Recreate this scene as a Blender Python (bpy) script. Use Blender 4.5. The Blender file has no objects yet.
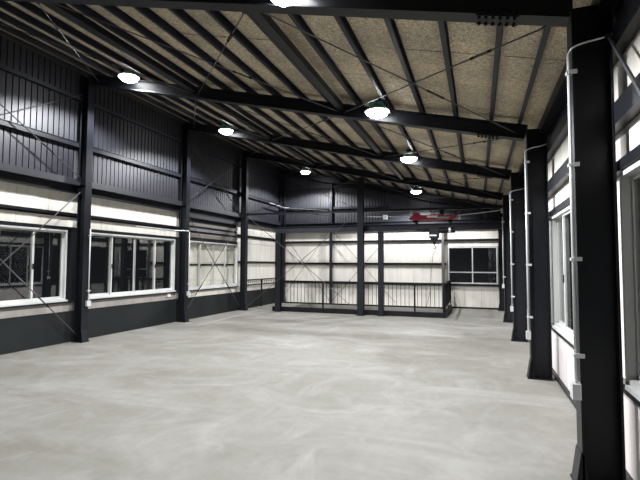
import bpy, math, random
from mathutils import Vector, Matrix
random.seed(7)
S = bpy.context.scene
COL = S.collection

# ---------------------------------------------------------------- camera, world, exposure
F_PX, YAW, PITCH, ROLL = 449.75, 0.3376, 0.0533, 0.0044
cam_d = bpy.data.cameras.new('camera'); cam = bpy.data.objects.new('camera', cam_d); COL.objects.link(cam)
cam_d.sensor_fit = 'HORIZONTAL'; cam_d.sensor_width = 36.0; cam_d.lens = F_PX * 36.0 / 640.0
cam_d.clip_start = 0.05; cam_d.clip_end = 200
fwd = Vector((-math.sin(YAW) * math.cos(PITCH), math.cos(YAW) * math.cos(PITCH), math.sin(PITCH)))
rgt = Vector((math.cos(YAW), math.sin(YAW), 0))
upv = rgt.cross(fwd)
r2 = rgt * math.cos(ROLL) + upv * math.sin(ROLL)
u2 = upv * math.cos(ROLL) - rgt * math.sin(ROLL)
cam.matrix_world = Matrix(((r2.x, u2.x, -fwd.x, 0), (r2.y, u2.y, -fwd.y, 0), (r2.z, u2.z, -fwd.z, 1.6), (0, 0, 0, 1)))
S.camera = cam
W = bpy.data.worlds.new('night'); S.world = W; W.use_nodes = True
W.node_tree.nodes['Background'].inputs[0].default_value = (0.02, 0.023, 0.026, 1)
W.node_tree.nodes['Background'].inputs[1].default_value = 0.4
S.view_settings.view_transform = 'Standard'; S.view_settings.look = 'None'
S.view_settings.gamma = 1; S.view_settings.use_curve_mapping = False
S.view_settings.exposure = 0.0
LAMP_W = 340.0           # power of each high-bay lamp
LAMP_COL = (0.96, 0.975, 1.0)

# ---------------------------------------------------------------- dimensions
Y1, L = 7.135, 3.2946
YK = lambda k: Y1 + (k - 1) * L
LOFF = {-1: 0, 0: -.02, 1: -.03, 2: .05, 3: .13, 4: .1}   # left columns stand a little off the even spacing
WIN_L = {-1: (YK(-1) + .3, YK(0) - .14), 0: (YK(0) + .3, YK(1) - .25), 1: (YK(1) + .19, YK(2) - .10), 2: (YK(2) + .38, YK(3) + .03)}
XL, XR = -7.555, 0.69            # inner column faces
CD, CB = 0.265, 0.18             # column depth, flange width
WL, WR = -7.88, 1.04             # wall faces
YB, YF = 17.38, -3.1             # back wall, wall behind the camera
T = lambda x: 3.792 - 0.229 * x  # top of rafters
SL = math.atan(0.229)

# ---------------------------------------------------------------- helpers
def node_mat(name, color, rough=0.6, metal=0.0, spec=0.5):
    m = bpy.data.materials.new(name); m.use_nodes = True
    b = m.node_tree.nodes['Principled BSDF']
    b.inputs['Base Color'].default_value = (*color, 1); b.inputs['Roughness'].default_value = rough
    b.inputs['Metallic'].default_value = metal; b.inputs['Specular IOR Level'].default_value = spec
    return m, m.node_tree.nodes, m.node_tree.links, b

def noise_mat(name, c1, c2, scale=(3, 3, 3), rough=0.6, metal=0.0, spec=0.5, detail=6, lo=0.35, hi=0.65, bump=0.0, bscale=60, rand=0.0):
    m, N, Lk, b = node_mat(name, c1, rough, metal, spec)
    tc = N.new('ShaderNodeTexCoord'); mp = N.new('ShaderNodeMapping'); mp.inputs['Scale'].default_value = scale
    nz = N.new('ShaderNodeTexNoise'); nz.inputs['Detail'].default_value = detail; nz.inputs['Scale'].default_value = 1
    cr = N.new('ShaderNodeValToRGB'); e = cr.color_ramp.elements
    e[0].position = lo; e[0].color = (*c1, 1); e[1].position = hi; e[1].color = (*c2, 1)
    geo = N.new('ShaderNodeNewGeometry')
    Lk.new(geo.outputs['Position'], mp.inputs[0]); Lk.new(mp.outputs[0], nz.inputs['Vector']); Lk.new(nz.outputs[0], cr.inputs[0])
    out = cr.outputs[0]
    if rand:
        oi = N.new('ShaderNodeObjectInfo'); mr = N.new('ShaderNodeMapRange')
        mr.inputs['To Min'].default_value = 1 - rand; mr.inputs['To Max'].default_value = 1 + rand
        Lk.new(oi.outputs['Random'], mr.inputs[0])
        hs = N.new('ShaderNodeHueSaturation'); Lk.new(out, hs.inputs['Color']); Lk.new(mr.outputs[0], hs.inputs['Value']); out = hs.outputs[0]
    Lk.new(out, b.inputs['Base Color'])
    if bump:
        n2 = N.new('ShaderNodeTexNoise'); n2.inputs['Scale'].default_value = bscale; n2.inputs['Detail'].default_value = 3
        Lk.new(geo.outputs['Position'], n2.inputs['Vector'])
        bp = N.new('ShaderNodeBump'); bp.inputs['Strength'].default_value = bump; bp.inputs['Distance'].default_value = 0.01
        Lk.new(n2.outputs[0], bp.inputs['Height']); Lk.new(bp.outputs[0], b.inputs['Normal'])
    return m

M = {}
M['steel'] = noise_mat('dark_steel', (0.0062, 0.0070, 0.0098), (0.0098, 0.0108, 0.0145), (2, 2, 1), 0.42, spec=0.25)
M['purlin'] = noise_mat('purlin_steel', (0.011, 0.012, 0.021), (0.017, 0.018, 0.029), (2, 2, 1), 0.45, spec=0.3)
M['clad'] = noise_mat('dark_cladding', (0.015, 0.0155, 0.021), (0.021, 0.0215, 0.029), (1, 1, .6), 0.5)
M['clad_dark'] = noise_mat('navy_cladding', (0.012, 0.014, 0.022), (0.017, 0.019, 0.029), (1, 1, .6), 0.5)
M['wain'] = noise_mat('wainscot_grey', (0.006, 0.008, 0.0085), (0.010, 0.012, 0.0125), (1.5, 1.5, 1.5), 0.6, spec=0.25)
M['cream'] = noise_mat('cream_panel', (0.64, 0.61, 0.55), (0.75, 0.715, 0.65), (7, 7, .8), 0.8, rand=0.03, bump=0.15)
M['pink'] = noise_mat('pale_panel', (0.58, 0.53, 0.515), (0.66, 0.615, 0.60), (7, 7, .8), 0.8, rand=0.03, bump=0.15)
M['sill_band'] = noise_mat('shade_tinted_cream', (0.33, 0.305, 0.28), (0.40, 0.37, 0.34), (5, 5, 1), 0.8)  # cream board colour with the window sill's shade put into it
M['alu'] = noise_mat('white_aluminium', (0.50, 0.51, 0.50), (0.60, 0.60, 0.58), (2, 2, 2), 0.4, spec=0.6)
M['pipe'] = noise_mat('galvanised_pipe', (0.55, 0.56, 0.57), (0.68, 0.69, 0.70), (4, 4, 2), 0.35, metal=0.25)
M['rod'] = noise_mat('steel_rod', (0.045, 0.045, 0.05), (0.08, 0.08, 0.085), (4, 4, 2), 0.35, metal=0.3)
M['red'] = noise_mat('red_paint', (0.20, 0.010, 0.025), (0.32, 0.02, 0.045), (3, 3, 3), 0.35)
M['black'] = noise_mat('black_paint', (0.005, 0.005, 0.006), (0.009, 0.009, 0.010), (3, 3, 3), 0.5, spec=0.15)
M['white'] = noise_mat('white_plastic', (0.75, 0.75, 0.74), (0.8, 0.8, 0.79), (3, 3, 3), 0.5)
M['teal'] = noise_mat('lamp_heat_sink', (0.18, 0.50, 0.45), (0.25, 0.62, 0.56), (3, 3, 3), 0.4)
M['shaft'] = noise_mat('dark_concrete', (0.05, 0.05, 0.05), (0.08, 0.08, 0.08), (2, 2, 2), 0.8)
M['board_out'] = noise_mat('pale_board', (0.80, 0.76, 0.68), (0.86, 0.82, 0.74), (5, 5, .8), 0.8)
M['roofsheet'] = noise_mat('roof_sheet', (0.05, 0.05, 0.055), (0.06, 0.06, 0.065), (1, 1, 1), 0.6)

def wood_wool():
    m, N, Lk, b = node_mat('wood_wool_board', (0.3, 0.25, 0.17), 0.9, spec=0.1)
    geo = N.new('ShaderNodeNewGeometry')
    n1 = N.new('ShaderNodeTexNoise'); n1.inputs['Scale'].default_value = 34; n1.inputs['Detail'].default_value = 5; n1.inputs['Distortion'].default_value = 1.6
    n2 = N.new('ShaderNodeTexNoise'); n2.inputs['Scale'].default_value = 1.7; n2.inputs['Detail'].default_value = 3
    for n in (n1, n2): Lk.new(geo.outputs['Position'], n.inputs['Vector'])
    c1 = N.new('ShaderNodeValToRGB'); e = c1.color_ramp.elements
    e[0].position = .36; e[0].color = (0.32, 0.27, 0.19, 1); e[1].position = .64; e[1].color = (0.76, 0.68, 0.53, 1)
    c2 = N.new('ShaderNodeValToRGB'); e = c2.color_ramp.elements
    e[0].position = .35; e[0].color = (0.78, 0.78, 0.80, 1); e[1].position = .65; e[1].color = (1.1, 1.06, 1.0, 1)
    mx = N.new('ShaderNodeMixRGB'); mx.blend_type = 'MULTIPLY'; mx.inputs[0].default_value = 1
    Lk.new(n1.outputs[0], c1.inputs[0]); Lk.new(n2.outputs[0], c2.inputs[0]); Lk.new(c1.outputs[0], mx.inputs[1]); Lk.new(c2.outputs[0], mx.inputs[2])
    oi = N.new('ShaderNodeObjectInfo'); mr = N.new('ShaderNodeMapRange'); mr.inputs['To Min'].default_value = .9; mr.inputs['To Max'].default_value = 1.08
    Lk.new(oi.outputs['Random'], mr.inputs[0])
    hs = N.new('ShaderNodeHueSaturation'); Lk.new(mx.outputs[0], hs.inputs['Color']); Lk.new(mr.outputs[0], hs.inputs['Value'])
    Lk.new(hs.outputs[0], b.inputs['Base Color'])
    bp = N.new('ShaderNodeBump'); bp.inputs['Strength'].default_value = .5; bp.inputs['Distance'].default_value = .01
    Lk.new(n1.outputs[0], bp.inputs['Height']); Lk.new(bp.outputs[0], b.inputs['Normal'])
    return m
M['wool'] = wood_wool()

def concrete():
    m, N, Lk, b = node_mat('trowelled_concrete', (0.5, 0.49, 0.45), 0.62, spec=0.3)
    geo = N.new('ShaderNodeNewGeometry')
    def nz(scale, rot, detail, dist, vs=1.0):
        mp = N.new('ShaderNodeMapping'); mp.inputs['Rotation'].default_value = (0, 0, rot); mp.inputs['Scale'].default_value = scale
        n = N.new('ShaderNodeTexNoise'); n.inputs['Scale'].default_value = vs; n.inputs['Detail'].default_value = detail; n.inputs['Distortion'].default_value = dist
        n.inputs['Roughness'].default_value = 0.62
        Lk.new(geo.outputs['Position'], mp.inputs[0]); Lk.new(mp.outputs[0], n.inputs['Vector']); return n
    def ramp(n, a, ca, bb, cb):
        c = N.new('ShaderNodeValToRGB'); e = c.color_ramp.elements
        e[0].position = a; e[0].color = (*ca, 1); e[1].position = bb; e[1].color = (*cb, 1); Lk.new(n.outputs[0], c.inputs[0]); return c
    big = ramp(nz((.5, .8, 1), .5, 6, .7), .34, (0.178, 0.170, 0.143), .66, (0.235, 0.228, 0.203))
    st = ramp(nz((.55, 1.15, 1), .45, 10, 1.1), .47, (0, 0, 0), .78, (1, 1, 1))
    st2 = ramp(nz((1.3, .8, 1), -.35, 10, 1.6), .52, (0, 0, 0), .78, (.8, .8, .8))
    fine = ramp(nz((7, 4, 1), .4, 8, .8), .3, (.92, .92, .92), .7, (1.07, 1.07, 1.07))
    ad = N.new('ShaderNodeMixRGB'); ad.blend_type = 'LIGHTEN'; ad.inputs[0].default_value = 1
    Lk.new(st.outputs[0], ad.inputs[1]); Lk.new(st2.outputs[0], ad.inputs[2])
    mu = N.new('ShaderNodeMath'); mu.operation = 'MULTIPLY'; mu.inputs[1].default_value = .75; Lk.new(ad.outputs[0], mu.inputs[0])
    mx = N.new('ShaderNodeMixRGB'); Lk.new(mu.outputs[0], mx.inputs[0]); Lk.new(big.outputs[0], mx.inputs[1]); mx.inputs[2].default_value = (0.36, 0.355, 0.335, 1)
    m2 = N.new('ShaderNodeMixRGB'); m2.blend_type = 'MULTIPLY'; m2.inputs[0].default_value = 1
    Lk.new(mx.outputs[0], m2.inputs[1]); Lk.new(fine.outputs[0], m2.inputs[2]); Lk.new(m2.outputs[0], b.inputs['Base Color'])
    bp = N.new('ShaderNodeBump'); bp.inputs['Strength'].default_value = .12; bp.inputs['Distance'].default_value = .01
    Lk.new(st.outputs[0], bp.inputs['Height']); Lk.new(bp.outputs[0], b.inputs['Normal'])
    return m
M['floor'] = concrete()

def glass():
    m = bpy.data.materials.new('window_glass'); m.use_nodes = True; N = m.node_tree.nodes; N.clear(); K = m.node_tree.links
    t = N.new('ShaderNodeBsdfTransparent'); t.inputs[0].default_value = (0.98, 0.985, 0.98, 1)
    g = N.new('ShaderNodeBsdfGlossy'); g.inputs['Roughness'].default_value = 0.0
    lw = N.new('ShaderNodeLayerWeight'); lw.inputs[0].default_value = .5
    pw = N.new('ShaderNodeMath'); pw.operation = 'POWER'; pw.inputs[1].default_value = 5; K_ = m.node_tree.links; K_.new(lw.outputs['Facing'], pw.inputs[0])
    fr = N.new('ShaderNodeMath'); fr.operation = 'MULTIPLY_ADD'; fr.inputs[1].default_value = .92; fr.inputs[2].default_value = .075; K_.new(pw.outputs[0], fr.inputs[0])
    mx = N.new('ShaderNodeMixShader'); o = N.new('ShaderNodeOutputMaterial')
    K.new(fr.outputs[0], mx.inputs[0]); K.new(t.outputs[0], mx.inputs[1]); K.new(g.outputs[0], mx.inputs[2]); K.new(mx.outputs[0], o.inputs[0])
    return m
M['glass'] = glass()

def emis(name, col, s):
    m = bpy.data.materials.new(name); m.use_nodes = True; N = m.node_tree.nodes; N.clear()
    e = N.new('ShaderNodeEmission'); e.inputs[0].default_value = (*col, 1); e.inputs[1].default_value = s
    o = N.new('ShaderNodeOutputMaterial'); m.node_tree.links.new(e.outputs[0], o.inputs[0]); return m
M['lens'] = emis('lamp_lens', LAMP_COL, 40)

class MB:
    def __init__(s): s.v = []; s.f = []
    def hexa(s, c):
        n = len(s.v); s.v += [tuple(p) for p in c]
        s.f += [(n, n+3, n+2, n+1), (n+4, n+5, n+6, n+7), (n, n+1, n+5, n+4), (n+1, n+2, n+6, n+5), (n+2, n+3, n+7, n+6), (n+3, n, n+4, n+7)]
        return s
    def box(s, x0, x1, y0, y1, z0, z1):
        x0, x1 = sorted((x0, x1)); y0, y1 = sorted((y0, y1)); z0, z1 = sorted((z0, z1))
        return s.hexa([(x0, y0, z0), (x1, y0, z0), (x1, y1, z0), (x0, y1, z0), (x0, y0, z1), (x1, y0, z1), (x1, y1, z1), (x0, y1, z1)])
    def sweep(s, p, q, side, up, s0, s1, u0, u1):
        p, q, side, up = Vector(p), Vector(q), Vector(side), Vector(up)
        if (q - p).cross(side).dot(up) > 0: p, q = q, p
        c = []
        for uu in (u0, u1):
            for a, ss in ((p, s0), (p, s1), (q, s1), (q, s0)): c.append(a + side * ss + up * uu)
        return s.hexa([c[0], c[1], c[2], c[3], c[4], c[5], c[6], c[7]])
    def tube(s, pts, r, n=8):
        pts = [Vector(p) for p in pts]; base = len(s.v); N_ = len(pts)
        for i, p in enumerate(pts):
            d = (pts[min(i+1, N_-1)] - pts[max(i-1, 0)]).normalized()
            a = Vector((0, 0, 1)) if abs(d.z) < .9 else Vector((1, 0, 0))
            u = d.cross(a).normalized(); w = d.cross(u).normalized()
            for k in range(n):
                t = 2 * math.pi * k / n; s.v.append(tuple(p + (u * math.cos(t) + w * math.sin(t)) * r))
        for i in range(N_ - 1):
            for k in range(n):
                a = base + i*n + k; b = base + i*n + (k+1) % n; s.f.append((a, b, b + n, a + n))
        s.f.append(tuple(base + k for k in range(n))[::-1]); s.f.append(tuple(base + (N_-1)*n + k for k in range(n)))
        return s
    def lathe(s, c, prof, n=20):
        base = len(s.v); c = Vector(c)
        for r, z in prof:
            for k in range(n):
                t = 2*math.pi*k/n; s.v.append((c.x + r*math.cos(t), c.y + r*math.sin(t), c.z + z))
        for i in range(len(prof)-1):
            for k in range(n):
                a = base+i*n+k; b = base+i*n+(k+1) % n; s.f.append((a, b, b+n, a+n))
        s.f.append(tuple(base+k for k in range(n))[::-1]); s.f.append(tuple(base+(len(prof)-1)*n+k for k in range(n)))
        return s
    def mesh(s, name, mat, org=(0, 0, 0), smooth=False):
        me = bpy.data.meshes.new(name); o = Vector(org)
        me.from_pydata([tuple(Vector(v) - o) for v in s.v], [], s.f)
        me.materials.append(mat)
        import bmesh
        bm = bmesh.new(); bm.from_mesh(me); bmesh.ops.recalc_face_normals(bm, faces=bm.faces); bm.to_mesh(me); bm.free()
        if smooth:
            for p in me.polygons: p.use_smooth = True
        return me
    def build(s, name, mat, parent=None, org=None, label=None, smooth=False):
        """one mesh object; local to its parent's base (or to org)"""
        base = wloc(parent) if parent is not None else Vector(org or (0, 0, 0))
        ob = bpy.data.objects.new(name, s.mesh(name, mat, base, smooth)); COL.objects.link(ob)
        if parent is not None: ob.parent = parent
        else: ob.location = base
        if label: ob['label'] = label
        return ob

def wloc(o):
    v = Vector((0, 0, 0))
    while o is not None: v += o.location; o = o.parent
    return v
def thing(name, loc, label, cat, group=None):
    o = bpy.data.objects.new(name, None); COL.objects.link(o); o.location = loc; o.empty_display_size = .1
    o['label'] = label; o['category'] = cat
    if group: o['group'] = group
    return o
def tag(o, label, cat, group=None):
    o['label'] = label; o['category'] = cat
    if group: o['group'] = group
    return o
def setting(o, label=None, cat=None):
    o['kind'] = 'structure'
    if label: o['label'] = label
    if cat: o['category'] = cat
    return o
def empty_set(name, label, cat, loc=(0, 0, 0)):
    o = bpy.data.objects.new(name, None); COL.objects.link(o); o.location = loc; return setting(o, label, cat)
def piece(parent, name, me, loc, rot=None):
    o = bpy.data.objects.new(name, me); COL.objects.link(o); o.parent = parent; o.location = Vector(loc) - wloc(parent)
    if rot: o.rotation_euler = rot
    return o

# ---------------------------------------------------------------- floor with its opening
HX0, HX1, HY0, HY1 = -6.62, -0.98, 14.14, 17.05
fl = MB()
fl.box(WL - .1, WR + .1, YF - .1, HY0, -.2, 0); fl.box(WL - .1, HX0, HY0, HY1, -.2, 0)
fl.box(HX1, WR + .1, HY0, HY1, -.2, 0); fl.box(WL - .1, WR + .1, HY1, YB + .1, -.2, 0)
floor = setting(fl.build('floor', M['floor']), 'pale grey concrete floor with whitish trowel streaks', 'floor')
ln = MB(); ln.sweep((-6.86, 9.98, 0), (-7.14, 13.9, 0), (1, 0, 0), (0, 0, 1), -.03, .03, .0005, .002)
ln.build('floor_stripe', M['sill_band'], floor, label='faint white stripe on the floor')  # thin pale stripe laid over the floor
sh = MB()
sh.box(HX0 - .1, HX0, HY0, HY1, -2.4, -.2); sh.box(HX1, HX1 + .1, HY0, HY1, -2.4, -.2)
sh.box(HX0 - .1, HX1 + .1, HY0 - .1, HY0, -2.4, -.2); sh.box(HX0 - .1, HX1 + .1, HY1, HY1 + .1, -2.4, -.2)
sh.box(HX0 - .1, HX1 + .1, HY0 - .1, HY1 + .1, -2.5, -2.4)
sh.build('shaft_lining', M['shaft'], floor)

# ---------------------------------------------------------------- ceiling: roof sheet and wood wool boards
PH = .10
rs = MB()
rs.sweep((WL - .2, YF - .1, T(WL - .2)), (WR + .1, YF - .1, T(WR + .1)), (0, 1, 0), (0, 0, 1), 0, YB - YF + .2, PH + .05, PH + .08)
ceiling = setting(rs.build('ceiling', M['roofsheet']), 'sloping roof lined with brown wood wool boards', 'ceiling')
PX = [.60] + [.72 - .51 * k for k in range(1, 17)]
edges = [WR + .02, PX[3], PX[6], PX[9], PX[12], PX[15], WL - .02]
bcache = {}
y = YF; j = 0
while y < YB:
    y1 = min(y + .91, YB)
    for a, b in zip(edges[:-1], edges[1:]):
        key = (round(a - b, 3), round(y1 - y, 3))
        if key not in bcache:
            w = (a - b) / math.cos(SL) / 2 - .004; d = (y1 - y) / 2 - .006
            bcache[key] = MB().box(-w, w, -d, d, -.0125, .0125).mesh('ceiling_board', M['wool'])
        xm = (a + b) / 2
        piece(ceiling, 'ceiling_board', bcache[key], (xm, (y + y1) / 2, T(xm) + PH + .02 + random.uniform(-.002, .003)), (0, SL, 0))
    y = y1

# ---------------------------------------------------------------- corrugated sheets
def corrugated(x_or_y, a0, a1, z0, z1, axis, inward, name, mat, parent, pitch=.121):
    """ribbed sheet in the plane x = c (axis 'y') or y = c (axis 'x'); z1 may be a function"""
    v = []; f = []
    prof = []; a = a0
    while a < a1 - 1e-6:
        for da, dd in ((0, 0), (pitch*.80, 0), (pitch*.84, 1), (pitch*.95, 1)):
            if a + da <= a1: prof.append((a + da, dd))
        a += pitch
    prof.append((a1, 0))
    for aa, dd in prof:
        c = x_or_y - inward * .022 * dd
        zt = z1(aa) if callable(z1) else z1
        for z in (z0, zt):
            v.append((c, aa, z) if axis == 'y' else (aa, c, z))
    for i in range(len(prof) - 1):
        f.append((2*i, 2*i+2, 2*i+3, 2*i+1))
    n = len(v)
    # back skin gives the sheet its thickness
    for aa, dd in prof:
        c = x_or_y - inward * (.022 * dd + .004)
        zt = z1(aa) if callable(z1) else z1
        for z in (z0, zt): v.append((c, aa, z) if axis == 'y' else (aa, c, z))
    for i in range(len(prof) - 1):
        f.append((n+2*i, n+2*i+1, n+2*i+3, n+2*i+2)); f.append((2*i, n+2*i, n+2*i+2, 2*i+2))
    m = MB(); m.v = v; m.f = f
    me = bpy.data.meshes.new(name); b = wloc(parent); me.from_pydata([tuple(Vector(q) - b) for q in v], [], f); me.materials.append(mat)
    o = bpy.data.objects.new(name, me); COL.objects.link(o); o.parent = parent; return o

# ---------------------------------------------------------------- walls
def panel_run(parent, axis, c, inward, spans, z0, z1, mat, w=.606, th=.03):
    """upright boards side by side, each a piece; c = face coordinate"""
    for a0, a1 in spans:
        n = max(1, round((a1 - a0) / w)); ww = (a1 - a0) / n
        for i in range(n):
            p, q = a0 + i*ww + .003, a0 + (i+1)*ww - .003
            e = random.uniform(0, .003)
            m = MB()
            if axis == 'y': m.box(c - inward*e, c - inward*th, p, q, z0, z1)
            else: m.box(p, q, c - inward*e, c - inward*th, z0, z1)
            m.build('wall_panel', mat, parent)

BAYS = [(-1, 0), (0, 1), (1, 2), (2, 3), (3, 4)]
# left wall ----------------------------------------------------
wl = MB()
wl.box(WL - .12, WL - .06, YF, YB + .1, -.2, .84)
wl.box(WL - .12, WL - .06, YF, YB + .1, 2.30, T(WL) + .16)
PIER_L = [(YK(-1) - .14, WIN_L[-1][0])] + [(WIN_L[k][1], WIN_L[k + 1][0]) for k in (-1, 0, 1)]
for a0, a1 in PIER_L: wl.box(WL - .12, WL - .06, a0, a1, .84, 2.30)
wl.box(WL - .12, WL - .06, YK(-2), YK(-1) - .14, .84, 2.30)
wl.box(WL - .12, WL - .06, WIN_L[2][1], YB + .1, .84, 2.30)
wl.box(WL - .12, WL - .06, YF, YK(-2) + .1, .84, 2.30)
wall_left = setting(wl.build('wall_left', M['roofsheet']), 'left wall with windows, cream boards and dark cladding above', 'wall')
for a0, a1 in PIER_L: MB().box(WL - .06, WL + .03, a0 + .012, a1 - .035, .835, 2.27).build('wall_stud', M['steel'], wall_left)
for k in range(-2, 4):
    a0, a1 = YK(k), YK(k + 1)
    if k == 3: a1 = YB
    panel_run(wall_left, 'y', WL, 1, [(a0, a1)], 2.33, 3.06, M['cream'])
    if k == 3: panel_run(wall_left, 'y', WL, 1, [(WIN_L[2][1] + .01, a1)], .62, 2.32, M['cream'])
    else:
        panel_run(wall_left, 'y', WL, 1, [(a0, a1)], .60, .80, M['sill_band'] if k < 2 else M['cream'], w=1.65)  # nearer strips under the windows carry the sill's shadow in their colour
    MB().box(WL - .02, WL + .05, a0 + .005, a1 - .005, 0, .62).build('wainscot_panel', M['wain'], wall_left)
    MB().box(WL - .01, WL + .06, a0, a1, 2.57, 2.62).box(WL - .01, WL + .02, a0, a1, 2.53, 2.57).build('girt', M['steel'], wall_left)
    if k < 3:
        MB().box(WL - .02, WL + .12, a0, a1, .80, .83).build('girt', M['steel'], wall_left)
        MB().box(WL - .02, WL + .04, a0, a1, 2.27, 2.33).build('girt', M['steel'], wall_left)
    else:
        MB().box(WL - .02, WL + .07, a0, a1, 1.62, 1.69).build('girt', M['steel'], wall_left)
    MB().box(WL + .03, WL + .12, a0, a1, 3.99, 4.08).box(WL + .03, WL + .135, a0, a1, 4.08, 4.09).build('girt', M['steel'], wall_left)
    MB().box(WL + .03, WL + .11, a0, a1, 4.98, 5.05).build('girt', M['clad_dark'], wall_left)
    corrugated(WL + .03, a0, a1, 3.04, T(WL) - .02, 'y', 1, 'cladding_sheet', M['clad'], wall_left)
# the bay behind the second far window: covered with long boards under the beam
M['taupe'] = noise_mat('taupe_board', (0.13, 0.115, 0.10), (0.17, 0.15, 0.13), (3, 3, 3), 0.7)
M['grey_board'] = noise_mat('grey_board', (0.10, 0.10, 0.11), (0.15, 0.15, 0.16), (3, 3, 3), 0.6)
MB().box(WL, WL + .045, YK(2) + .1, YK(3) - .1, 2.34, 3.03).build('backing_board', M['steel'], wall_left)
for z0, z1, mt, pr in ((2.92, 3.02, M['clad'], .12), (2.70, 2.79, M['taupe'], .07), (2.55, 2.63, M['grey_board'], .09), (2.36, 2.49, M['taupe'], .065)):
    MB().box(WL, WL + pr, YK(2) + .12, YK(3) - .12, z0, z1).build('rail_board', mt, wall_left)

# right wall ---------------------------------------------------
wr = MB()
wr.box(WR + .06, WR + .12, YF, YB + .1, -.2, .74); wr.box(WR + .06, WR + .12, YF, YB + .1, 2.30, T(WR) + .14)
for k in range(-2, 5): wr.box(WR + .06, WR + .12, YK(k) + .02, YK(k) + .37, .74, 2.30)
wr.box(WR + .06, WR + .12, YF, YK(-2) + .1, .74, 2.30)
wall_right = setting(wr.build('wall_right', M['roofsheet']), 'right wall with tall windows and pale boards between dark rails', 'wall')
for k in range(-2, 4):
    a0, a1 = YK(k), YK(k + 1)
    if k == 3: a1 = YB
    panel_run(wall_right, 'y', WR, -1, [(a0, a1)], .05, .68, M['pink'])
    panel_run(wall_right, 'y', WR, -1, [(a0, a1)], 2.33, 3.25, M['cream'], w=.606)
    panel_run(wall_right, 'y', WR, -1, [(a0 + .01, a0 + .35)], .72, 2.31, M['cream'])
    MB().box(WR + .01, WR - .035, a0, a1, 0, .05).build('floor_channel', M['steel'], wall_right)
    MB().box(WR + .01, WR - .05, a0, a1, .67, .74).build('girt', M['steel'], wall_right)
    MB().box(WR + .01, WR - .06, a0, a1, 2.29, 2.37).build('girt', M['steel'], wall_right)
    MB().box(WR + .01, WR - .09, a0, a1, 2.62, 2.68).box(WR - .06, WR - .09, a0, a1, 2.68, 2.78).build('girt', M['steel'], wall_right)
    MB().box(WR + .01, WR - .09, a0, a1, 3.17, 3.23).box(WR - .06, WR - .09, a0, a1, 3.23, 3.33).build('girt', M['steel'], wall_right)
    corrugated(WR - .03, a0, a1, 3.25, T(WR) + .06, 'y', -1, 'cladding_sheet', M['clad_dark'], wall_right)

# back wall ----------------------------------------------------
wb = MB()
wb.box(WL - .1, WR + .1, YB + .06, YB + .12, -2.4, .88); wb.box(WL - .1, WR + .1, YB + .06, YB + .12, 2.27, 3.2)
wb.box(WL - .1, -1.06, YB + .06, YB + .12, .88, 2.27); wb.box(.68, WR + .1, YB + .06, YB + .12, .88, 2.27)
wb.hexa([(WL - .1, YB + .06, 3.2), (WR + .1, YB + .06, 3.2), (WR + .1, YB + .12, 3.2), (WL - .1, YB + .12, 3.2),
         (WL - .1, YB + .06, T(WL) + .1), (WR + .1, YB + .06, T(WR) + .1), (WR + .1, YB + .12, T(WR) + .1), (WL - .1, YB + .12, T(WL) + .1)])
wall_back = setting(wb.build('wall_back', M['roofsheet']), 'far end wall of cream boards with dark cladding above', 'wall')
panel_run(wall_back, 'x', YB, -1, [(WL, -1.07)], -1.0, 3.1, M['cream'], w=.61)
panel_run(wall_back, 'x', YB, -1, [(-1.07, .69)], .03, .88, M['cream'], w=.61)
panel_run(wall_back, 'x', YB, -1, [(-1.07, .69)], 2.27, 3.1, M['cream'], w=.61)
panel_run(wall_back, 'x', YB, -1, [(.69, WR)], .03, 3.1, M['cream'], w=.61)
for z, x0, x1 in ((2.50, WL, WR), (1.62, WL, -1.12), (.86, WL, WR)):
    MB().box(x0, x1, YB + .01, YB - .08, z - .04, z + .04).build('girt', M['steel'], wall_back)
MB().box(HX1, WR, YB + .01, YB - .04, 0, .06).build('floor_channel', M['steel'], wall_back)
MB().box(WL, -3.3, YB - .04, YB - .12, 3.82, 3.90).build('girt', M['steel'], wall_back)
MB().box(WL, -4.4, YB - .04, YB - .12, 4.7, 4.78).build('girt', M['clad_dark'], wall_back)
corrugated(YB - .03, WL, -3.3, 3.08, lambda x: T(x) + .06, 'x', -1, 'cladding_sheet', M['clad'], wall_back)
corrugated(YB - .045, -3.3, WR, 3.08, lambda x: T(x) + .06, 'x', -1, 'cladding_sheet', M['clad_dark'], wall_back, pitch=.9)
# wall behind the camera
wf = MB().box(WL - .1, WR + .1, YF - .1, YF, -.2, 3.1)
wf.hexa([(WL - .1, YF - .1, 3.1), (WR + .1, YF - .1, 3.1), (WR + .1, YF, 3.1), (WL - .1, YF, 3.1),
         (WL - .1, YF - .1, T(WL) + .1), (WR + .1, YF - .1, T(WR) + .1), (WR + .1, YF, T(WR) + .1), (WL - .1, YF, T(WL) + .1)])
setting(wf.build('wall_front', M['clad_dark']), 'dark end wall behind the viewpoint', 'wall')

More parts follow.
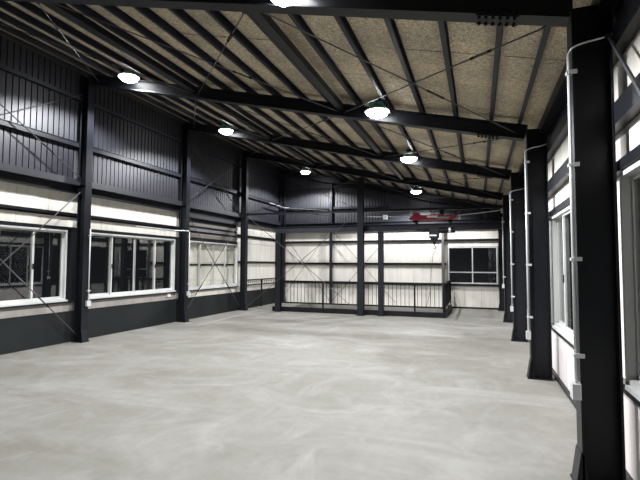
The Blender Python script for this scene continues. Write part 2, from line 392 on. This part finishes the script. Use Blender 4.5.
# ---------------------------------------------------------------- windows
wn = [0]
def side_window(xf, inward, y0, y1, z0, z1, label, backing=False):
    """four sliding sashes in a white aluminium frame; inward = +1 when the room lies on +x"""
    wn[0] += 1
    root = empty_set('window_%d' % wn[0], label, 'window', (xf, (y0 + y1) / 2, z0))
    X = lambda d: xf + inward * d
    fr = .034
    m = MB()
    m.box(X(-.06), X(.045), y0, y1, z0, z0 + fr).box(X(-.06), X(.045), y0, y1, z1 - fr, z1)
    m.box(X(-.06), X(.045), y0, y0 + fr, z0 + fr, z1 - fr).box(X(-.06), X(.045), y1 - fr, y1, z0 + fr, z1 - fr)
    m.box(X(.0), X(.075), y0 - .03, y1 + .03, z0 - .03, z0)
    m.build('window_frame', M['alu'], root)
    a0, a1 = y0 + fr, y1 - fr; q = (a1 - a0) / 4
    for i in range(4):
        p, r = a0 + i*q - (.012 if i else 0), a0 + (i+1)*q + (.012 if i < 3 else 0)
        d = -.035 if i in (0, 3) else .0
        st = .036
        b0, b1 = z0 + fr, z1 - fr
        s = MB()
        s.box(X(d - .012), X(d + .018), p, p + st, b0, b1).box(X(d - .012), X(d + .018), r - st, r, b0, b1)
        s.box(X(d - .012), X(d + .018), p + st, r - st, b0, b0 + st).box(X(d - .012), X(d + .018), p + st, r - st, b1 - .03, b1)
        so = s.build('sash', M['alu'], root)
        MB().box(X(d), X(d + .005), p + st, r - st, b0 + st, b1 - .03).build('pane', M['glass'], so)
        if i in (1, 2):
            yy = p + .02 if i == 1 else r - .02
            MB().box(X(d + .018), X(d + .032), yy - .010, yy + .010, z0 + .62, z0 + .72).build('latch', M['black'], so)
    if backing:
        for i in range(4):
            MB().box(X(-.10), X(-.085), a0 + i*q + .01, a0 + (i+1)*q - .01, z0, z1).build('shutter_board', M['board_out'], root)
        MB().box(X(-.083), X(-.07), a0, a1, (z0+z1)/2 - .03, (z0+z1)/2 + .03).build('shutter_rail', M['steel'], root)
    return root
side_window(WL, 1, *WIN_L[0], .86, 2.26, 'sliding window nearest on the left wall, cut by the photo edge')
side_window(WL, 1, *WIN_L[1], .86, 2.26, 'four pane sliding window between the first two left columns')
side_window(WL, 1, *WIN_L[2], .86, 2.26, 'farthest left window with pale boards behind its glass', True)
side_window(WL, 1, *WIN_L[-1], .86, 2.26, 'left wall window just outside the photo beside the viewpoint')
side_window(WR, -1, YK(-1) + .38, YK(0) + .01, .76, 2.28, 'white framed window at the right edge beside the nearest column')
side_window(WR, -1, YK(0) + .38, YK(1) + .01, .76, 2.28, 'right wall window between the first and second right columns')
side_window(WR, -1, YK(1) + .38, YK(2) + .01, .76, 2.28, 'right wall window hidden behind the second right column')
side_window(WR, -1, YK(2) + .38, YK(3) + .01, .76, 2.28, 'right wall window hidden behind the third right column')
# window in the far wall
wn[0] += 1
bw = empty_set('window_%d' % wn[0], 'small dark window with a crossbar in the far wall at right', 'window', (-.19, YB, .9))
x0, x1, z0, z1 = -1.05, .67, .90, 2.26
m = MB(); f_ = .045
m.box(x0, x1, YB - .05, YB + .05, z0, z0 + f_).box(x0, x1, YB - .05, YB + .05, z1 - f_, z1)
m.box(x0, x0 + f_, YB - .05, YB + .05, z0 + f_, z1 - f_).box(x1 - f_, x1, YB - .05, YB + .05, z0 + f_, z1 - f_)
m.build('window_frame', M['alu'], bw)
xm = (x0 + x1) / 2
MB().box(xm - .02, xm + .02, YB - .03, YB + .03, z0 + f_, z1 - f_).build('mullion', M['alu'], bw)
for a, b in ((x0 + f_, xm - .02), (xm + .02, x1 - f_)):
    MB().box(a, b, YB - .03, YB + .03, 1.30, 1.34).build('transom', M['alu'], bw)
    MB().box(a, b, YB, YB + .005, z0 + f_, 1.30).build('pane', M['glass'], bw)
    MB().box(a, b, YB, YB + .005, 1.34, z1 - f_).build('pane', M['glass'], bw)

# ---------------------------------------------------------------- steel columns
def column(side, k, label):
    yc = YK(k) + (LOFF[k] if side == 'l' else 0)
    CD, CB = (.20, .16) if side == 'l' else (.265, .18)
    xi = XL if side == 'l' else XR
    s = -1 if side == 'l' else 1                        # outward
    X = lambda d: xi + s * d
    top = T(xi) - .01
    root = thing('steel_column', (X(CD/2), yc, 0), label, 'column')
    m = MB()
    m.box(X(0), X(.014), yc - CB/2, yc + CB/2, .012, top)
    m.box(X(CD - .014), X(CD), yc - CB/2, yc + CB/2, .012, top if side == 'l' else T(X(CD)) - .01)
    m.box(X(.014), X(CD - .014), yc - .006, yc + .006, .012, top - .04)
    m.build('shaft', M['steel'], root)
    MB().box(X(-.05), X(CD + .02), yc - CB/2 - .03, yc + CB/2 + .03, 0, .012).build('base_plate', M['steel'], root)
    # flared foot plates
    f = MB()
    for yy in (yc - CB/2, yc + CB/2 - .012):
        f.hexa([(X(-.038), yy, .012), (X(.05), yy, .012), (X(.05), yy + .012, .012), (X(-.038), yy + .012, .012),
                (X(-.002), yy, .24), (X(.012), yy, .24), (X(.012), yy + .012, .24), (X(-.002), yy + .012, .24)])
    f.hexa([(X(-.044), yc - CB/2 - .002, .012), (X(-.034), yc - CB/2 - .002, .012), (X(-.034), yc + CB/2 + .002, .012), (X(-.044), yc + CB/2 + .002, .012),
            (X(-.008), yc - CB/2, .25), (X(.002), yc - CB/2, .25), (X(.002), yc + CB/2, .25), (X(-.008), yc + CB/2, .25)])
    f.build('flared_foot', M['steel'], root)
    for z in ((3.2, top - .25) if side == 'l' else (3.25,)):
        MB().box(X(.014), X(CD - .014), yc - CB/2 + .005, yc - .006, z, z + .012).box(X(.014), X(CD - .014), yc + .006, yc + CB/2 - .005, z, z + .012).build('stiffener', M['steel'], root)
    return root
for k, t in ((0, 'dark steel column standing just left of the photo beside the nearest left window'), (1, 'dark steel column nearest on the left, between the two dark windows'),
             (2, 'dark steel column between the four pane window and the far left window'), (3, 'dark steel column at the left end of the railing'),
             (4, 'dark steel column in the far left corner behind the railing')):
    column('l', k, t)
for k, t in ((0, 'huge dark steel column filling the right edge, nearest the viewer'), (1, 'dark steel column with flared foot, second from the right edge'),
             (2, 'dark steel column on the right side, third from the viewer'), (3, 'dark steel column on the right side, fourth from the viewer'),
             (4, 'dark steel column in the far right corner beside the small window')):
    column('r', k, t)

def post(name, x, yc, z1, w, d, label, mat='steel', z0=0.0):
    root = thing(name, (x, yc, z0), label, 'column')
    MB().box(x - w/2, x + w/2, yc - d/2, yc - d/2 + .012, z0 + .012, z1).box(x - w/2, x + w/2, yc + d/2 - .012, yc + d/2, z0 + .012, z1).box(x - .006, x + .006, yc - d/2 + .012, yc + d/2 - .012, z0 + .012, z1).build('shaft', M[mat], root)
    MB().box(x - w/2 - .03, x + w/2 + .03, yc - d/2 - .03, yc + d/2 + .03, z0, z0 + .012).build('base_plate', M[mat], root)
    return root
post('steel_column', -3.48, 13.80, T(-3.48) - .25, .19, .19, 'free standing dark steel column at mid hall rising to the roof beam')
YR = 14.06
YP = YR - .16
p1 = post('support_post', -6.36, YP, 2.62, .19, .15, 'shorter dark post under the crane beam at left end of the front railing')
p2 = post('support_post', -2.86, YP, 2.62, .16, .15, 'shorter dark post under the crane beam right of the free standing column')
for x, lb in ((-5.58, 'slim grey wall post on the far wall left of the free standing column'), (-1.22, 'slim wall post beside the small window, its grey lightened as if lamplit')):
    t = thing('wall_post', (x, YB - .14, -.0), lb, 'column')
    MB().box(x - .05, x + .05, YB - .20, YB - .12, -.0 if x > HX1 else -.0, T(x) - .02 if x < -3 else 3.02).build('shaft', M['grey_board' if x > -3 else 'purlin'], t)  # right post coloured lighter to stand in for lamp light on it

# ---------------------------------------------------------------- rafters
RD = .21
rn = Vector((math.sin(SL), 0, math.cos(SL)))
def rafter(k, label):
    yc = YK(k) - (.12 if k == 0 else 0); a = Vector((XL - .12, yc, T(XL - .12))); b = Vector((XR + .02, yc, T(XR + .02)))
    root = thing('roof_rafter', (a.x, yc, a.z - .22), label, 'beam')
    ax = Vector((0, 1, 0))
    m = MB()
    m.sweep(a, b, ax, rn, -.075, .075, -.012, 0); m.sweep(a, b, ax, rn, -.075, .075, -RD, -RD + .012); m.sweep(a, b, ax, rn, -.005, .005, -RD + .012, -.012)
    m.build('beam', M['steel'], root)
    # bolted splice near the right column
    c0, c1 = Vector((.06, yc, T(.06))), Vector((.37, yc, T(.37)))
    m = MB(); m.sweep(c0, c1, ax, rn, -.07, .07, -RD - .012, -RD - .001); m.sweep(c0, c1, ax, rn, -.016, -.006, -RD + .03, -.03)
    m.build('splice_plate', M['steel'], root)
    bo = MB()
    for i in range(6):
        t = (i + .5) / 6; c = c0.lerp(c1, t) if i < 3 else c0.lerp(c1, t)
        for sy in (-.048, .048): bo.lathe(c + rn * (-RD - .028) + Vector((0, sy, 0)), [(.013, 0), (.013, .016)], 6)
        for uu in (-.06, -.15): bo.tube([c + rn * uu + Vector((0, -.034, 0)), c + rn * uu + Vector((0, -.016, 0))], .011, 6)
    b_ = bo.build('bolts', M['black'], root); b_['kind'] = 'stuff'
    # node gussets for braces and struts
    for x in (-5.0, -2.12):
        c = Vector((x, yc, T(x) - .10))
        MB().box(x - .07, x + .07, yc - .10, yc + .10, c.z - .004, c.z + .004).build('gusset', M['steel'], root)
    return root
for k, t in ((0, 'nearest roof beam along the top edge of the photo'), (1, 'second roof beam, carrying the two nearest bright lamps'), (2, 'third roof beam, carrying the middle pair of lamps'),
             (3, 'fourth roof beam resting on the free standing column'), (4, 'last roof beam in front of the far wall')):
    rafter(k, 'dark steel ' + t)

# ---------------------------------------------------------------- purlins and struts
ordn = ['first', 'second', 'third', 'fourth', 'fifth', 'sixth', 'seventh', 'eighth', 'ninth', 'tenth', 'eleventh', 'twelfth', 'thirteenth', 'fourteenth', 'fifteenth', 'sixteenth', 'seventeenth']
for i, x in enumerate(PX):
    m = MB(); a = Vector((x, YF + .02, T(x))); b = Vector((x, YB - .1, T(x))); sd = Vector((math.cos(SL), 0, -math.sin(SL)))
    m.sweep(a, b, sd, rn, -.025, .025, 0.001, .006); m.sweep(a, b, sd, rn, -.025, .025, PH - .006, PH - .001)
    m.sweep(a, b, sd, rn, -.025, -.020, .006, PH - .006); m.sweep(a, b, sd, rn, .020, .025, .006, .024)
    o = m.build('roof_purlin', M['purlin'], None, (x, YF, T(x)))
    tag(o, 'long grey roof purlin under the boards, %s counted from the right wall' % ordn[i], 'purlin', 'roof purlins')
m = MB(); m.box(.86, .99, YF + .02, YB - .1, T(.99) - .06, T(.99) + .07)
tag(m.build('eave_purlin', M['steel'], None, (.92, YF, T(.99))), 'deep dark eave purlin along the top of the right wall', 'purlin')
for x, t in ((-5.0, 'left'), (-2.12, 'right')):
    root = thing('roof_strut', (x, YK(0), T(x) - .12), 'dark lengthwise strut between roof beams, the %s one of two' % t, 'beam')
    for k in range(-1, 4):
        z = T(x) - .07
        MB().box(x - .05, x + .05, YK(k) + .08, YK(k+1) - .08, z - .05, z + .05).build('strut_length', M['steel'], root)

# ---------------------------------------------------------------- eave beams
def beam(name, p, q, side, h, w, label, mat='steel'):
    p, q = Vector(p), Vector(q); root = thing(name, p, label, 'beam')
    u = Vector((0, 0, 1)); sd = Vector(side)
    m = MB(); m.sweep(p, q, sd, u, -w/2, w/2, 0, .012); m.sweep(p, q, sd, u, -w/2, w/2, h - .012, h); m.sweep(p, q, sd, u, -.006, .006, .012, h - .012)
    m.build('beam', M[mat], root); return root
for k in range(-1, 4):
    a0, a1 = YK(k) + .01, YK(k+1) - .01
    lb = {-1: 'just left of the photo', 0: 'above the nearest left window', 1: 'above the four pane window', 2: 'above the farthest left window', 3: 'above the left wall railing'}[k]
    root = thing('wall_beam', (WL + .2, a0, 3.0), 'dark steel wall beam ' + lb, 'beam')
    m = MB(); m.box(WL + .07, WL + .17, a0, a1, 3.31, 3.32).box(WL + .16, WL + .17, a0, a1, 3.19, 3.31).box(WL + .07, WL + .16, a0, a1, 3.18, 3.19)
    m.build('upper_channel', M['clad'], root)
    MB().box(WL + .06, WL + .12, a0, a1, 3.02, 3.03).box(WL + .06, WL + .07, a0, a1, 3.03, 3.18).build('lower_channel', M['steel'], root)
beam('wall_beam', (WL + .1, YB - .2, 3.02), (WR - .05, YB - .2, 3.02), (0, 1, 0), .22, .14, 'dark steel beam across the far wall between cream boards and cladding')
beam('crane_beam', (-6.46, YP, 2.63), (XR, YP, 2.63), (0, 1, 0), .20, .13, 'dark crane beam spanning above the front railing and its two posts', 'purlin')
beam('tie_beam', (XL, 13.80, 3.26), (XR, 13.80, 3.22), (0, 1, 0), .07, .07, 'thin dark tie beam level across the hall through the free standing column')

# ---------------------------------------------------------------- brace rods
def rod(p, q, label, r=.008, mat='rod', tb=.25):
    p, q = Vector(p), Vector(q); root = thing('brace_rod', p, label, 'brace')
    MB().tube([p, q], r, 6).build('rod', M[mat], root)
    d = (q - p).normalized(); c = p.lerp(q, tb); u = d.cross(Vector((0, 0, 1))).normalized()
    m = MB()
    for s in (-1, 1): m.tube([c - d*.12 + u*s*.014, c + d*.12 + u*s*.014], .006, 5)
    m.tube([c - d*.15, c - d*.10], .014, 6); m.tube([c + d*.10, c + d*.15], .014, 6)
    m.build('turnbuckle', M['black'] if mat == 'rod' else M[mat], root)
    for e, sg in ((p, 1), (q, -1)): MB().sweep(e, e + d*sg*.09, u, d.cross(u), -.018, .018, -.004, .004).build('end_plate', M['black'], root)
bayn = {0: 'nearest roof bay', 1: 'second roof bay', 2: 'third roof bay', 3: 'last roof bay'}
cells = [(-7.4, -5.0, 'left'), (-5.0, -2.12, 'middle'), (-2.12, .62, 'right')]
for k in range(0, 4):
    for a, b, cn in cells:
        za, zb = T(a) - .13, T(b) - .13
        y0, y1 = YK(k) + .03, YK(k+1) - .03
        rod((a + .04, y0, za), (b - .04, y1, zb), 'thin brace rod, %s, %s cell, leaning left toward the viewer' % (bayn[k], cn), tb=.6)
        rod((b - .04, y0, zb - .02), (a + .04, y1, za - .02), 'thin brace rod, %s, %s cell, leaning right toward the viewer' % (bayn[k], cn), tb=.2)
for k, bn in ((0, 'nearest left bay'), (2, 'far left window bay')):
    y0, y1 = YK(k) + .1, YK(k+1) - .1; X = XL - .12
    rod((X, y1, .15), (X, y0, 3.05), 'wall brace rod in the %s falling to the far column foot' % bn, .010)
    rod((X - .02, y0, .15), (X - .02, y1, 3.05), 'wall brace rod in the %s rising across the window' % bn, .010)
    rod((X, y1, 3.32), (X, y0, 5.1), 'upper wall brace rod in the %s falling away from the viewer' % bn, .010)
    rod((X - .02, y0, 3.32), (X - .02, y1, 5.1), 'upper wall brace rod in the %s climbing away from the viewer' % bn, .010)
rod((WR - .12, YK(0) - .1, 3.30), (WR - .12, YK(-1) + .15, .15), 'brace rod leaving the top of the nearest right column toward the photo edge', .014, tb=.8)
yy = 13.80
rod((-3.56, yy - .02, 3.25), (XL + .03, yy - .02, .1), 'cross brace rod from free standing column top down to the left column foot', .009)
rod((XL + .03, yy + .003, 3.25), (-3.56, yy + .003, .1), 'cross brace rod from left column down to free standing column foot', .009)
rod((-3.56, yy - .02, 3.33), (XL + .03, yy - .02, 5.2), 'long upper brace rod from free standing column up to the left roof corner', .009)
rod((XL + .03, yy + .003, 3.33), (-3.6, yy + .003, 4.30), 'upper brace rod rising right from the left column to the roof beam', .009)
for a, b, nm in ((WL + .15, -5.64, 'left'), (-5.52, -3.0, 'middle')):
    rod((a, YB - .17, 2.95), (b, YB - .17, .15), 'far wall brace rod falling rightward in the %s part' % nm, .008)
    rod((a, YB - .15, .15), (b, YB - .15, 2.95), 'far wall brace rod rising rightward in the %s part' % nm, .008)

# ---------------------------------------------------------------- lamps
def lamp(x, y, z, label, light=True):
    root = thing('high_bay_lamp', (x, y, z), label, 'lamp', 'high bay roof lamps')
    MB().lathe((x, y, z), [(.18, .035), (.195, .03), (.20, .045), (.19, .06), (.11, .075)], 24).build('housing', M['alu'], root, smooth=False)
    MB().lathe((x, y, z), [(.03, -.055), (.10, -.04), (.155, -.01), (.18, .034)], 24).build('lens', M['lens'], root, smooth=True)
    f = MB()
    for i in range(12):
        t = math.pi * i / 12; c, s = math.cos(t), math.sin(t)
        f.sweep((x - c*.13, y - s*.13, z + .075), (x + c*.13, y + s*.13, z + .075), (-s, c, 0), (0, 0, 1), -.004, .004, 0, .10)
    f.build('heat_sink', M['teal'], root)
    MB().box(x - .05, x + .05, y - .05, y + .05, z + .175, z + .23).build('driver_box', M['black'], root)
    MB().tube([(x, y, z + .23), (x, y + .02, max(T(x) - .02, z + .26))], .008, 6).build('hanger', M['rod'], root)
    ld = bpy.data.lights.new('lamp_light', 'SPOT'); ld.shadow_soft_size = .07; ld.spot_size = math.radians(152); ld.spot_blend = .40; ld.energy = LAMP_W; ld.color = LAMP_COL
    # wide-beam optics: more light sideways than straight down
    ld.use_nodes = True; N = ld.node_tree.nodes; K = ld.node_tree.links
    e = [n for n in N if n.type == 'EMISSION'][0]
    g = N.new('ShaderNodeNewGeometry'); sp = N.new('ShaderNodeSeparateXYZ'); K.new(g.outputs['Incoming'], sp.inputs[0])
    ab = N.new('ShaderNodeMath'); ab.operation = 'ABSOLUTE'; K.new(sp.outputs[2], ab.inputs[0])
    mx = N.new('ShaderNodeMath'); mx.operation = 'MAXIMUM'; mx.inputs[1].default_value = .28; K.new(ab.outputs[0], mx.inputs[0])
    pw = N.new('ShaderNodeMath'); pw.operation = 'POWER'; pw.inputs[1].default_value = -1.6; K.new(mx.outputs[0], pw.inputs[0])
    K.new(pw.outputs[0], e.inputs['Strength'])
    lo = bpy.data.objects.new('lamp_light', ld); COL.objects.link(lo); lo.parent = root; lo.location = (0, 0, -.11)
    return root
for x, k, t in ((-6.40, 1, 'brightest lamp hanging near the nearest left column'), (-1.47, 1, 'lamp under the second roof beam, above centre right'),
                (-6.21, 2, 'lamp on the left in front of the third roof beam'), (-1.45, 2, 'lamp on the right in front of the third roof beam'),
                (-6.15, 4, 'small far lamp at left before the last roof beam'), (-2.0, 4, 'small far lamp at right above the red crane trolley'),
                (-1.58, 0, 'lamp at the top edge glowing under the nearest roof beam'), (-6.4, 0, 'lamp left of the photo under the nearest roof beam')):
    lamp(x, YK(k) - (.24 if k < 4 else 1.2), T(x) - (.06 if (k == 1 and x < -6) else .16 if k < 4 else .14), t)

# ---------------------------------------------------------------- conduits on the columns
def conduit(side, k, z0, z1, label, flex=True):
    yc = YK(k) + (LOFF[k] if side == 'l' else 0)
    CB = .18 if side == 'r' else .16
    x = XR - .022 if side == 'r' else XL + .022
    s = 1 if side == 'r' else -1
    y = yc - CB/2 + .02 if side == 'r' else yc + CB/2 - .02
    root = thing('conduit_pipe', (x, y, z0), label, 'pipe')
    MB().tube([(x, y, z0 + .1), (x, y, z1)], .012, 10).build('pipe', M['pipe'], root, smooth=True)
    MB().box(x - .035, x + .022, y - .05, y + .05, z0, z0 + .11).build('junction_box', M['pipe'], root)
    n = 4 if z1 - z0 > 2 else 2
    for i in range(n):
        z = z0 + .3 + (z1 - z0 - .45) * i / (n - 1)
        MB().box(x - .019, x + .021, y - .03, y + .03, z, z + .022).box(x - .005*s, x + .052*s, yc - (CB/2 + .014)*s, yc - (CB/2 + .001)*s, z - .004, z + .026).build('pipe_clamp', M['pipe'], root)
    if flex:
        yf = yc - CB/2 - .03
        ctl = [(x, y, z1 - .01), (x, y - .01, z1 + .01), (x + s*.025, yf, z1 + .035), (x + s*.10, yf, z1 + .06), (x + s*.20, yf, z1 + .075), (x + s*.28, yf + .01, z1 + .10), (x + s*.31, yf + .03, z1 + .105)]
        pts = []
        for i in range(len(ctl) - 1):
            p0, p1_, p2_, p3 = [Vector(ctl[min(max(j, 0), len(ctl) - 1)]) for j in (i - 1, i, i + 1, i + 2)]
            for q in range(4):
                u = q / 4
                pts.append(.5 * ((2*p1_) + (p2_ - p0)*u + (2*p0 - 5*p1_ + 4*p2_ - p3)*u*u + (3*p1_ - p0 - 3*p2_ + p3)*u**3))
        pts.append(Vector(ctl[-1]))
        MB().tube(pts, .007, 8).build('flexible_tube', M['pipe'], root, smooth=True)
    return root
conduit('r', 0, .63, 3.19, 'silver conduit on the nearest right column ending in a junction box')
conduit('r', 1, .55, 3.22, 'silver conduit on the second right column')
conduit('r', 2, .62, 3.12, 'silver conduit on the third right column', True)
conduit('r', 3, .95, 2.95, 'thin silver conduit on the farthest visible right column', False)
conduit('l', 1, .72, 2.30, 'short pale conduit with a box on the nearest left column', False)
conduit('l', 2, .72, 2.47, 'pale conduit on the left column beside the far window', False)
r_ = thing('conduit_pipe', (WL + .12, YK(1) + 1.6, 2.49), 'thin pipe running level above the four pane window to its column', 'pipe')
MB().tube([(WL + .12, YK(1) + 1.6, 2.49), (WL + .12, YK(2) - .25, 2.49), (XL + .03, YK(2) - .12, 2.49), (XL + .03, YK(2) + CB/2 - .02, 2.49)], .013, 8).build('pipe', M['pipe'], r_)
for yy, z, t in ((YK(2) - .34, .70, 'small white outlet box under the corner of the four pane window'),):
    o = MB().box(WL - .005, WL + .06, yy - .07, yy + .07, z, z + .16).build('outlet_box', M['white'], None, (WL, yy, z)); tag(o, t, 'box')

# ---------------------------------------------------------------- railings and curb
def railing(p, q, label, top=1.04, posts=(), balusters=True, pitch=.128, low=.32, base=0.0):
    p, q = Vector(p), Vector(q); d = (q - p); n = d.length; d.normalize(); sd = Vector((-d.y, d.x, 0)); U = Vector((0, 0, 1))
    root = thing('guard_railing', p, label, 'railing')
    MB().sweep(p, q, sd, U, -.025, .025, top - .04, top).build('top_rail', M['black'], root)
    MB().sweep(p, q, sd, U, -.02, .02, low - .045, low).build('bottom_rail', M['black'], root)
    for t in posts:
        c = p + d * t
        MB().sweep(c - d*.025, c + d*.025, sd, U, -.02, .02, base, top - .04).build('rail_post', M['black'], root)
    if balusters:
        me = MB().tube([(0, 0, low), (0, 0, top - .04)], .008, 6).mesh('baluster', M['black'])
        i = pitch
        while i < n - .03:
            if all(abs(i - t) > .05 for t in posts): piece(root, 'baluster', me, p + d * i)
            i += pitch
    return root
YRL = YR + .02
railing((-6.5, YRL, 0), (-.96, YRL, 0), 'long black railing along the front of the floor opening', posts=(.03, 1.67, 3.64, 4.65, 5.51), base=.152)
railing((-.96, YRL + .10, 0), (-.96, YB - .2, 0), 'black railing at the right side of the floor opening, seen end on', posts=(.05, 1.5, 3.0), base=.152)
railing((XL - .18, YK(3) + .15, 0), (XL - .18, YK(4) - .15, 0), 'black railing along the left wall behind the left column', posts=(.03, 1.5, 2.95), low=.86, pitch=.16, base=.0)
root = thing('curb', (HX0, HY0, 0), 'low black steel curb around the floor opening', 'curb')
MB().box(HX0 - .02, HX1 + .06, YR - .04, YR + .10, .012, .15).build('front_curb', M['black'], root)
MB().box(HX1 - .02, HX1 + .06, YR + .10, YB - .25, .0, .15).build('side_curb', M['black'], root)
MB().box(HX0 - .02, HX1 + .06, YR - .05, YR + .10, 0, .012).build('curb_flange', M['black'], root)

# ---------------------------------------------------------------- crane trolley, hoist and its cable
yc = YP
t = thing('crane_trolley', (-1.27, yc, 2.84), 'red crane trolley riding on top of the crane beam', 'trolley')
m = MB()
for s in (-1, 1):
    y0 = yc + s*.13
    prof = [(-1.98, 2.98), (-1.86, 2.93), (-.72, 2.93), (-.56, 2.99), (-.62, 3.07), (-.95, 3.06), (-1.0, 3.10), (-1.62, 3.08), (-1.68, 3.17), (-1.82, 3.17), (-1.86, 3.09)]
    n = len(m.v)
    for yy in (y0 - .02, y0 + .02):
        for x, z in prof: m.v.append((x, yy, z))
    k = len(prof); m.f.append(tuple(n + i for i in range(k))); m.f.append(tuple(n + k + i for i in range(k))[::-1])
    for i in range(k): j = (i+1) % k; m.f.append((n+i, n+j, n+k+j, n+k+i))
m.build('side_plate', M['red'], t)
MB().box(-1.15, -.78, yc - .165, yc - .152, 2.96, 3.02).build('highlight_strip', M['sill_band'], t)  # pale strip painted in as a highlight on the red side plate
MB().box(-1.84, -1.72, yc - .11, yc + .11, 2.97, 3.05).box(-.82, -.70, yc - .11, yc + .11, 2.97, 3.05).build('cross_member', M['red'], t)
for x in (-1.77, -.76):
    for s in (-1, 1): MB().tube([(x, yc + s*.05, 2.90), (x, yc + s*.10, 2.90)], .065, 16).build('wheel', M['black'], t)
MB().tube([(-1.42, yc - .19, 3.03), (-1.12, yc - .19, 3.03)], .035, 14).tube([(-1.34, yc, 3.12), (-1.24, yc, 3.12)], .05, 14).build('motor', M['white'], t, label='pale motor on the trolley, its white a painted highlight')  # white front cylinder added to give the trolley a bright glint
MB().box(-1.06, -.94, yc - .07, yc + .07, 3.08, 3.26).build('control_box', M['black'], t)
h = thing('electric_hoist', (-1.2, yc, 2.6), 'black electric chain hoist hanging under the crane beam', 'hoist')
yh = yc - .18
MB().box(-1.36, -1.08, yh - .09, yh + .09, 2.38, 2.72).build('body', M['black'], h)
MB().tube([(-1.08, yh, 2.61), (-.62, yh, 2.61)], .085, 16).build('motor', M['black'], h)
MB().tube([(-1.36, yh, 2.63), (-1.55, yh, 2.63)], .05, 14).tube([(-1.60, yh, 2.64), (-1.74, yh, 2.64)], .035, 12).tube([(-1.55, yh, 2.635), (-1.60, yh, 2.635)], .02, 8).build('gear_case', M['black'], h)
MB().box(-1.34, -1.14, yh - .10, yh - .09, 2.44, 2.48).build('name_strip', M['white'], h)
MB().tube([(-.80, yh, 2.61), (-.74, yh, 2.61)], .09, 16).build('end_ring', M['pipe'], h)
MB().box(-1.28, -1.16, yh, yc - .07, 2.72, 2.76).build('beam_clamp', M['black'], h)
m = MB(); m.hexa([(-1.24, yh - .04, 2.20), (-1.19, yh - .04, 2.20), (-1.19, yh + .04, 2.20), (-1.24, yh + .04, 2.20), (-1.33, yh - .07, 2.40), (-1.10, yh - .07, 2.40), (-1.10, yh + .07, 2.40), (-1.33, yh + .07, 2.40)])
m.build('chain_bucket', M['black'], h)
pts = [(-1.21 + .035*math.sin(a), yh, 2.11 + .035*math.cos(a)) for a in [i*.5 for i in range(10)]]
MB().tube([(-1.21, yh, 2.22)] + pts, .012, 8).build('hook', M['black'], h)
c = thing('pendant_cable', (-.98, yc + .05, 1.0), 'thin control cable hanging from the hoist down to the railing', 'cable')
MB().tube([(-1.06, yc - .16, 2.58), (-1.10, yc - .14, 2.2), (-1.26, yc - .12, 1.9), (-1.32, yc - .1, 1.4), (-1.36, yc - .09, .8), (-1.5, yc - .09, .2)], .007, 6).build('cable', M['rod'], c)
w = thing('power_cable', (-.5, yc, 3.1), 'light feed cable strung level from the red trolley to the right column', 'cable')
MB().tube([(-.56, yc, 3.06), (0, yc - .05, 3.10), (XR - .03, YK(3) + .12, 3.17)], .012, 8).build('cable', M['pipe'], w)
MB().box(XR - .05, XR - .0, YK(3) + .085, YK(3) + .16, 3.08, 3.26).build('anchor_bracket', M['pipe'], w)
w = thing('power_cable', (-2.7, yc, 3.1), 'light feed cable strung level from the red trolley to the free standing column', 'cable')
MB().tube([(-1.98, yc, 3.05), (-2.6, yc, 3.08), (-3.38, 13.87, 3.10)], .012, 8).build('cable', M['pipe'], w)
MB().box(-2.78, -2.66, yc - .05, yc + .05, 3.0, 3.14).build('cable_holder', M['white'], w)
w = thing('cable_conduit', (WL + .15, YK(3) + 1.0, 3.98), 'bright pipe along the far left wall rail with a hanging wire', 'pipe')
MB().tube([(WL + .3, YK(3) + 1.9, 3.95), (WL + .3, YB - .32, 3.93), (WL + .5, YB - .22, 3.92)], .028, 8).build('pipe', M['grey_board'], w)
MB().tube([(WL + .5, YB - .22, 3.92), (WL + 1.5, YB - .22, 3.82), (-5.7, YB - .22, 3.74)], .008, 6).build('wire', M['grey_board'], w)
